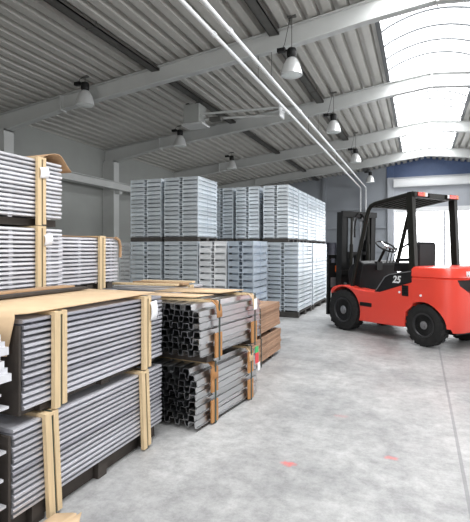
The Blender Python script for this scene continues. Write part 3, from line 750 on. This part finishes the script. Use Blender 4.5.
# black side panels with the number, vents and steps
SP = [(-0.72, 0.735), (-0.79, 0.80), (-0.93, 0.985), (-1.02, 1.035), (-1.445, 1.10), (-1.445, 0.925), (-0.83, 0.73)]
for s in (1, -1):
    a, b = (0.40, 0.572) if s > 0 else (-0.572, -0.40)
    pn = MB().prism(SP, 'y', a, b).build('side_panel', M['plastic'], FK, 0.012)
    e = MB(); yy = s*0.574
    e.tube([(-0.76, yy, 0.755), (-0.80, yy, 0.80), (-0.94, yy, 0.975), (-1.03, yy, 1.02), (-1.43, yy, 1.083)], 0.007, 6)
    e.build('edge_line', M['hub'], pn)
    cu = bpy.data.curves.new('number', 'FONT'); cu.body = '25'; cu.size = 0.15; cu.shear = 0.25; cu.extrude = 0.002; cu.offset = 0.004; cu.align_x = 'CENTER'; cu.align_y = 'CENTER'
    to = bpy.data.objects.new('number', cu); C.objects.link(to); bpy.context.view_layer.update()
    me = bpy.data.meshes.new_from_object(to.evaluated_get(bpy.context.evaluated_depsgraph_get())); bpy.data.objects.remove(to)
    me.materials.clear(); me.materials.append(M['white'])
    no = bpy.data.objects.new('number', me); C.objects.link(no); no.parent = pn; no['label'] = 'white number 25'
    ax = Vector((-s, 0, 0)); ay = Vector((0, 0, 1)); az = Vector((0, s, 0))
    no.matrix_local = Matrix(((ax.x, ay.x, az.x, -1.165), (ax.y, ay.y, az.y, s*0.5745), (ax.z, ay.z, az.z, 0.945), (0, 0, 0, 1)))
    v = MB(); v.box(-1.385, -1.265, s*0.569-0.006, s*0.569+0.006, 0.71, 0.87)
    for i in range(4): v.box(-1.375, -1.275, s*0.569-0.012, s*0.569+0.012, 0.73+i*0.035, 0.745+i*0.035)
    v.build('vent', M['black'], FK, 0.012)
    MB().box(-0.66, -0.40, s*0.566-0.012, s*0.566+0.012, 0.47, 0.535).build('step', M['black'], FK, 0.02)
    MB().lathe([(0.018, s*0.560), (0.018, s*0.574), (0.002, s*0.576)], 12, 'y', (-1.60, 0, 0.74)).build('reflector', M['paper'], FK)
    MB().lathe([(0.018, s*0.560), (0.018, s*0.574), (0.002, s*0.576)], 12, 'y', (-1.22, 0, 0.76)).build('reflector', M['paper'], FK)
# floor plate, cowl, seat, steering
MB().box(-0.82, -0.05, -0.36, 0.36, 0.70, 0.72).build('floor_plate', M['plastic'], FK)
k = MB(); k.prism([(-0.02, 0.70), (0.02, 1.02), (-0.06, 1.14), (-0.26, 1.22), (-0.36, 1.16), (-0.30, 0.95), (-0.30, 0.70)], 'y', -0.44, 0.44)
k.build('dashboard', M['plastic'], FK, 0.02)
k = MB(); k.prism([(-0.86, 0.70), (-0.92, 1.00), (-1.45, 1.10), (-1.45, 0.70)], 'y', -0.40, 0.40)
k.build('engine_cover', M['plastic'], FK, 0.02)
k = MB(); k.loft([[(x, y, z+dz) for x, y in ((-0.80, -0.22), (-0.78, 0), (-0.80, 0.22), (-1.26, 0.22), (-1.26, -0.22))] for z, dz in ((1.05, 0), (1.15, 0.0), (1.18, 0.01))])
seat = k.build('seat', M['plastic'], FK, 0.025)
k = MB(); k.prism([(-1.16, 1.10), (-1.20, 1.50), (-1.22, 1.53), (-1.28, 1.52), (-1.29, 1.46), (-1.28, 1.10)], 'y', -0.21, 0.21)
k.build('seat_back', M['plastic'], FK, 0.03)
for s in (1, -1): MB().bar((-0.90, s*0.26, 1.24), (-1.20, s*0.26, 1.25), 0.05, 0.05).build('armrest', M['plastic'], FK, 0.01)
k = MB(); k.tube([(-0.28, 0.05, 1.10), (-0.50, 0.05, 1.46)], 0.025, 10); k.box(-0.36, -0.26, -0.02, 0.12, 1.05, 1.2)
k.build('steering_column', M['black'], FK)
sx = Vector((-0.50, 0.05, 1.46)); nrm = Vector((-0.52, 0, 0.854)).normalized(); ua = Vector((0, 1, 0)); ub = nrm.cross(ua)
k = MB(); pts = [sx + ua*(0.175*math.cos(2*PI*i/28)) + ub*(0.175*math.sin(2*PI*i/28)) for i in range(29)]
k.tube(pts, 0.015, 8)
sw = k.build('steering_wheel', M['plastic'], FK)
k = MB()
for a in (0.3, 2.4, 4.5): k.tube([sx, sx + ua*(0.175*math.cos(a)) + ub*(0.175*math.sin(a))], 0.011, 6)
k.tube([sx - nrm*0.03, sx + nrm*0.02], 0.035, 12)
k.build('spoke', M['chrome'], sw)
for i in range(3):
    y = -0.16 - 0.08*i
    k = MB(); k.tube([(-0.32, y, 1.16), (-0.38, y, 1.36), (-0.40, y, 1.40)], 0.008, 8); k.lathe([(0.004, 1.385), (0.022, 1.40), (0.022, 1.43), (0.006, 1.445)], 12, 'z', (-0.40, y, 0))
    k.build('control_lever', M['black'], FK)
# overhead guard
G = MB()
for s in (1, -1):
    y = s*0.50
    pts = [(-0.14, y, 0.74), (-0.18, y, 0.86), (-0.50, y, 1.97), (-0.535, y, 2.065), (-0.59, y, 2.125), (-0.68, y, 2.155), (-1.34, y, 2.235), (-1.42, y, 2.245)]
    G.tube([Vector(p) for p in pts], 0.036, 10)
    G.bar((-1.37, y, 2.24), (-1.425, y, 1.08), 0.075, 0.105, up=(1, 0, 0))
G.bar((-0.61, -0.5, 2.12), (-0.61, 0.5, 2.12), 0.06, 0.05)
G.bar((-1.37, -0.535, 2.23), (-1.37, 0.535, 2.23), 0.07, 0.08)
guard = G.build('overhead_guard', M['guard'], FK, sharp=40)
for i in range(7):
    y = -0.42 + 0.14*i
    MB().bar((-0.61, y, 2.125), (-1.36, y, 2.225), 0.022, 0.045).build('roof_bar', M['guard'], guard)
for s, yy in ((1, 0.40), (-1, -0.40)):
    k = MB().box(-1.455, -1.405, yy-0.12, yy+0.12, 2.195, 2.27).build('lamp_cluster', M['guard'], guard, 0.008)
    MB().box(-1.468, -1.454, yy-0.11+0.05*(s < 0), yy+0.05+0.05*(s < 0), 2.202, 2.263).build('red_lens', M['red_lens'], k, 0.004)
    MB().box(-1.468, -1.454, yy-0.115 if s > 0 else yy+0.115, yy-0.165 if s > 0 else yy+0.155, 2.205, 2.26).build('white_lens', M['paper'], k, 0.004)
    MB().box(-1.47, -1.454, yy-0.11, yy-0.065, 2.202, 2.263).build('orange_lens', M['orange_lens'], k, 0.004)
MB().box(-1.44, -1.405, -0.2, 0.16, 2.20, 2.255).build('rear_bar', M['guard'], guard)
# grab handle and mirror on the right front post
k = MB(); k.tube([(-0.50, -0.46, 1.78), (-0.60, -0.45, 1.74), (-0.58, -0.45, 1.52), (-0.42, -0.46, 1.45)], 0.018, 8)
k.build('grab_handle', M['black'], FK)
k = MB(); k.loft([[(-0.56+dx, -0.46+0.05*math.cos(t*PI/6), z+0.075*math.sin(t*PI/6)) for t in range(12)] for dx, z in ((-0.03, 1.93), (0.0, 1.93))])
k.build('mirror', M['black'], FK, 0.004)
# mast: two nested uprights, cross members, lift cylinders, chains
mx = 0.20
def chan(y0, s, x0, z1, name, wd=0.10):
    k = MB(); t = 0.02
    k.box(x0, x0+0.14, y0-0.012, y0+0.012, 0.08, z1); k.box(x0, x0+t, y0-s*0.0, y0-s*wd, 0.08, z1) if s < 0 else k.box(x0, x0+t, y0-wd, y0, 0.08, z1)
    if s < 0: k.box(x0+0.12, x0+0.14, y0, y0+wd, 0.08, z1)
    else: k.box(x0+0.12, x0+0.14, y0-wd, y0, 0.08, z1)
    return k
mast = MB()
for s in (1, -1):
    k = chan(s*0.41, s, mx+0.02, 2.08, ''); mast.add(k.v, k.f)
mast.box(mx, mx+0.05, -0.43, 0.43, 2.0, 2.10); mast.box(mx, mx+0.05, -0.43, 0.43, 0.95, 1.03); mast.box(mx, mx+0.05, -0.43, 0.43, 0.15, 0.3)
mo = mast.build('mast', M['black'], FK); mo.rotation_euler = (0, R(-1.5), 0)
inner = MB()
for s in (1, -1):
    k = chan(s*0.32, s, mx+0.05, 2.06, '', 0.07); inner.add(k.v, k.f)
inner.box(mx+0.06, mx+0.11, -0.33, 0.33, 1.98, 2.06); inner.box(mx+0.06, mx+0.1, -0.33, 0.33, 1.30, 1.36)
inner.build('inner_rail', M['black'], mo)
for s in (1, -1):
    MB().lathe([(0.034, 0.2), (0.034, 1.5), (0.022, 1.5), (0.022, 1.98), (0.01, 2.0)], 14, 'z', (mx+0.0, s*0.21, 0)).build('lift_cylinder', M['guard'], mo)
    MB().bar((mx+0.09, s*0.10, 0.5), (mx+0.09, s*0.10, 1.96), 0.03, 0.012).build('chain', M['hub'], mo)
    MB().lathe([(0.03, s*0.10-0.02), (0.06, s*0.10-0.02), (0.06, s*0.10+0.02), (0.03, s*0.10+0.02)], 16, 'y', (mx+0.09, 0, 1.98)).build('chain_pulley', M['hub'], mo)
    MB().tube([(0.05, s*0.34, 0.62), (mx-0.0, s*0.34, 0.80)], 0.03, 10).build('tilt_cylinder', M['rim'], FK)
k = MB(); pts = [(mx-0.02, 0.02+0.14*math.cos(a), 1.75+0.32*math.sin(a)) for a in [PI*i/10 - 0.4 for i in range(14)]]
k.tube(pts, 0.016, 8); k.build('hose', M['rubber'], mo)
# carriage with load backrest and fork shanks
cx = 0.46
k = MB()
k.box(cx, cx+0.05, -0.50, 0.50, 0.26, 0.36); k.box(cx, cx+0.05, -0.50, 0.50, 0.64, 0.74)
for y in (-0.22, 0.22): k.box(cx-0.05, cx+0.03, y-0.03, y+0.03, 0.24, 0.78)
car = k.build('fork_carriage', M['black'], FK, 0.005); car.rotation_euler = (0, R(-1.5), 0)
k = MB()
for y in (-0.48, 0.48): k.box(cx, cx+0.05, y-0.03, y+0.03, 0.2, 1.30)
k.box(cx, cx+0.05, -0.50, 0.50, 1.24, 1.30)
for i in range(5): k.box(cx+0.01, cx+0.04, -0.32+0.16*i-0.014, -0.32+0.16*i+0.014, 0.72, 1.25)
k.box(cx+0.01, cx+0.03, 0.02, 0.50, 0.78, 1.15)
k.build('load_backrest', M['black'], car)
for y in (-0.30, 0.30): MB().box(cx+0.05, cx+0.09, y-0.055, y+0.055, 0.05, 0.76).build('fork_shank', M['black'], car, 0.006)
MB().box(cx-0.03, cx, 0.22, 0.36, 0.98, 1.10).build('work_light', M['orange_lens'], car, 0.01)
MB().box(cx-0.012, cx, 0.10, 0.46, 0.70, 0.88).build('rating_plate', M['hub'], car)
# maker's letters on the rear of the counterweight
cu = bpy.data.curves.new('letters', 'FONT'); cu.body = 'HE'; cu.size = 0.09; cu.extrude = 0.004; cu.offset = 0.005; cu.align_x = 'CENTER'; cu.align_y = 'CENTER'
to = bpy.data.objects.new('letters', cu); C.objects.link(to); bpy.context.view_layer.update()
me = bpy.data.meshes.new_from_object(to.evaluated_get(bpy.context.evaluated_depsgraph_get())); bpy.data.objects.remove(to)
me.materials.clear(); me.materials.append(M['white'])
no = bpy.data.objects.new('letters', me); C.objects.link(no); no.parent = cwo
no.matrix_local = Matrix(((0, 0, -1, -2.136), (-1, 0, 0, 0.25), (0, 1, 0, 1.065), (0, 0, 0, 1)))
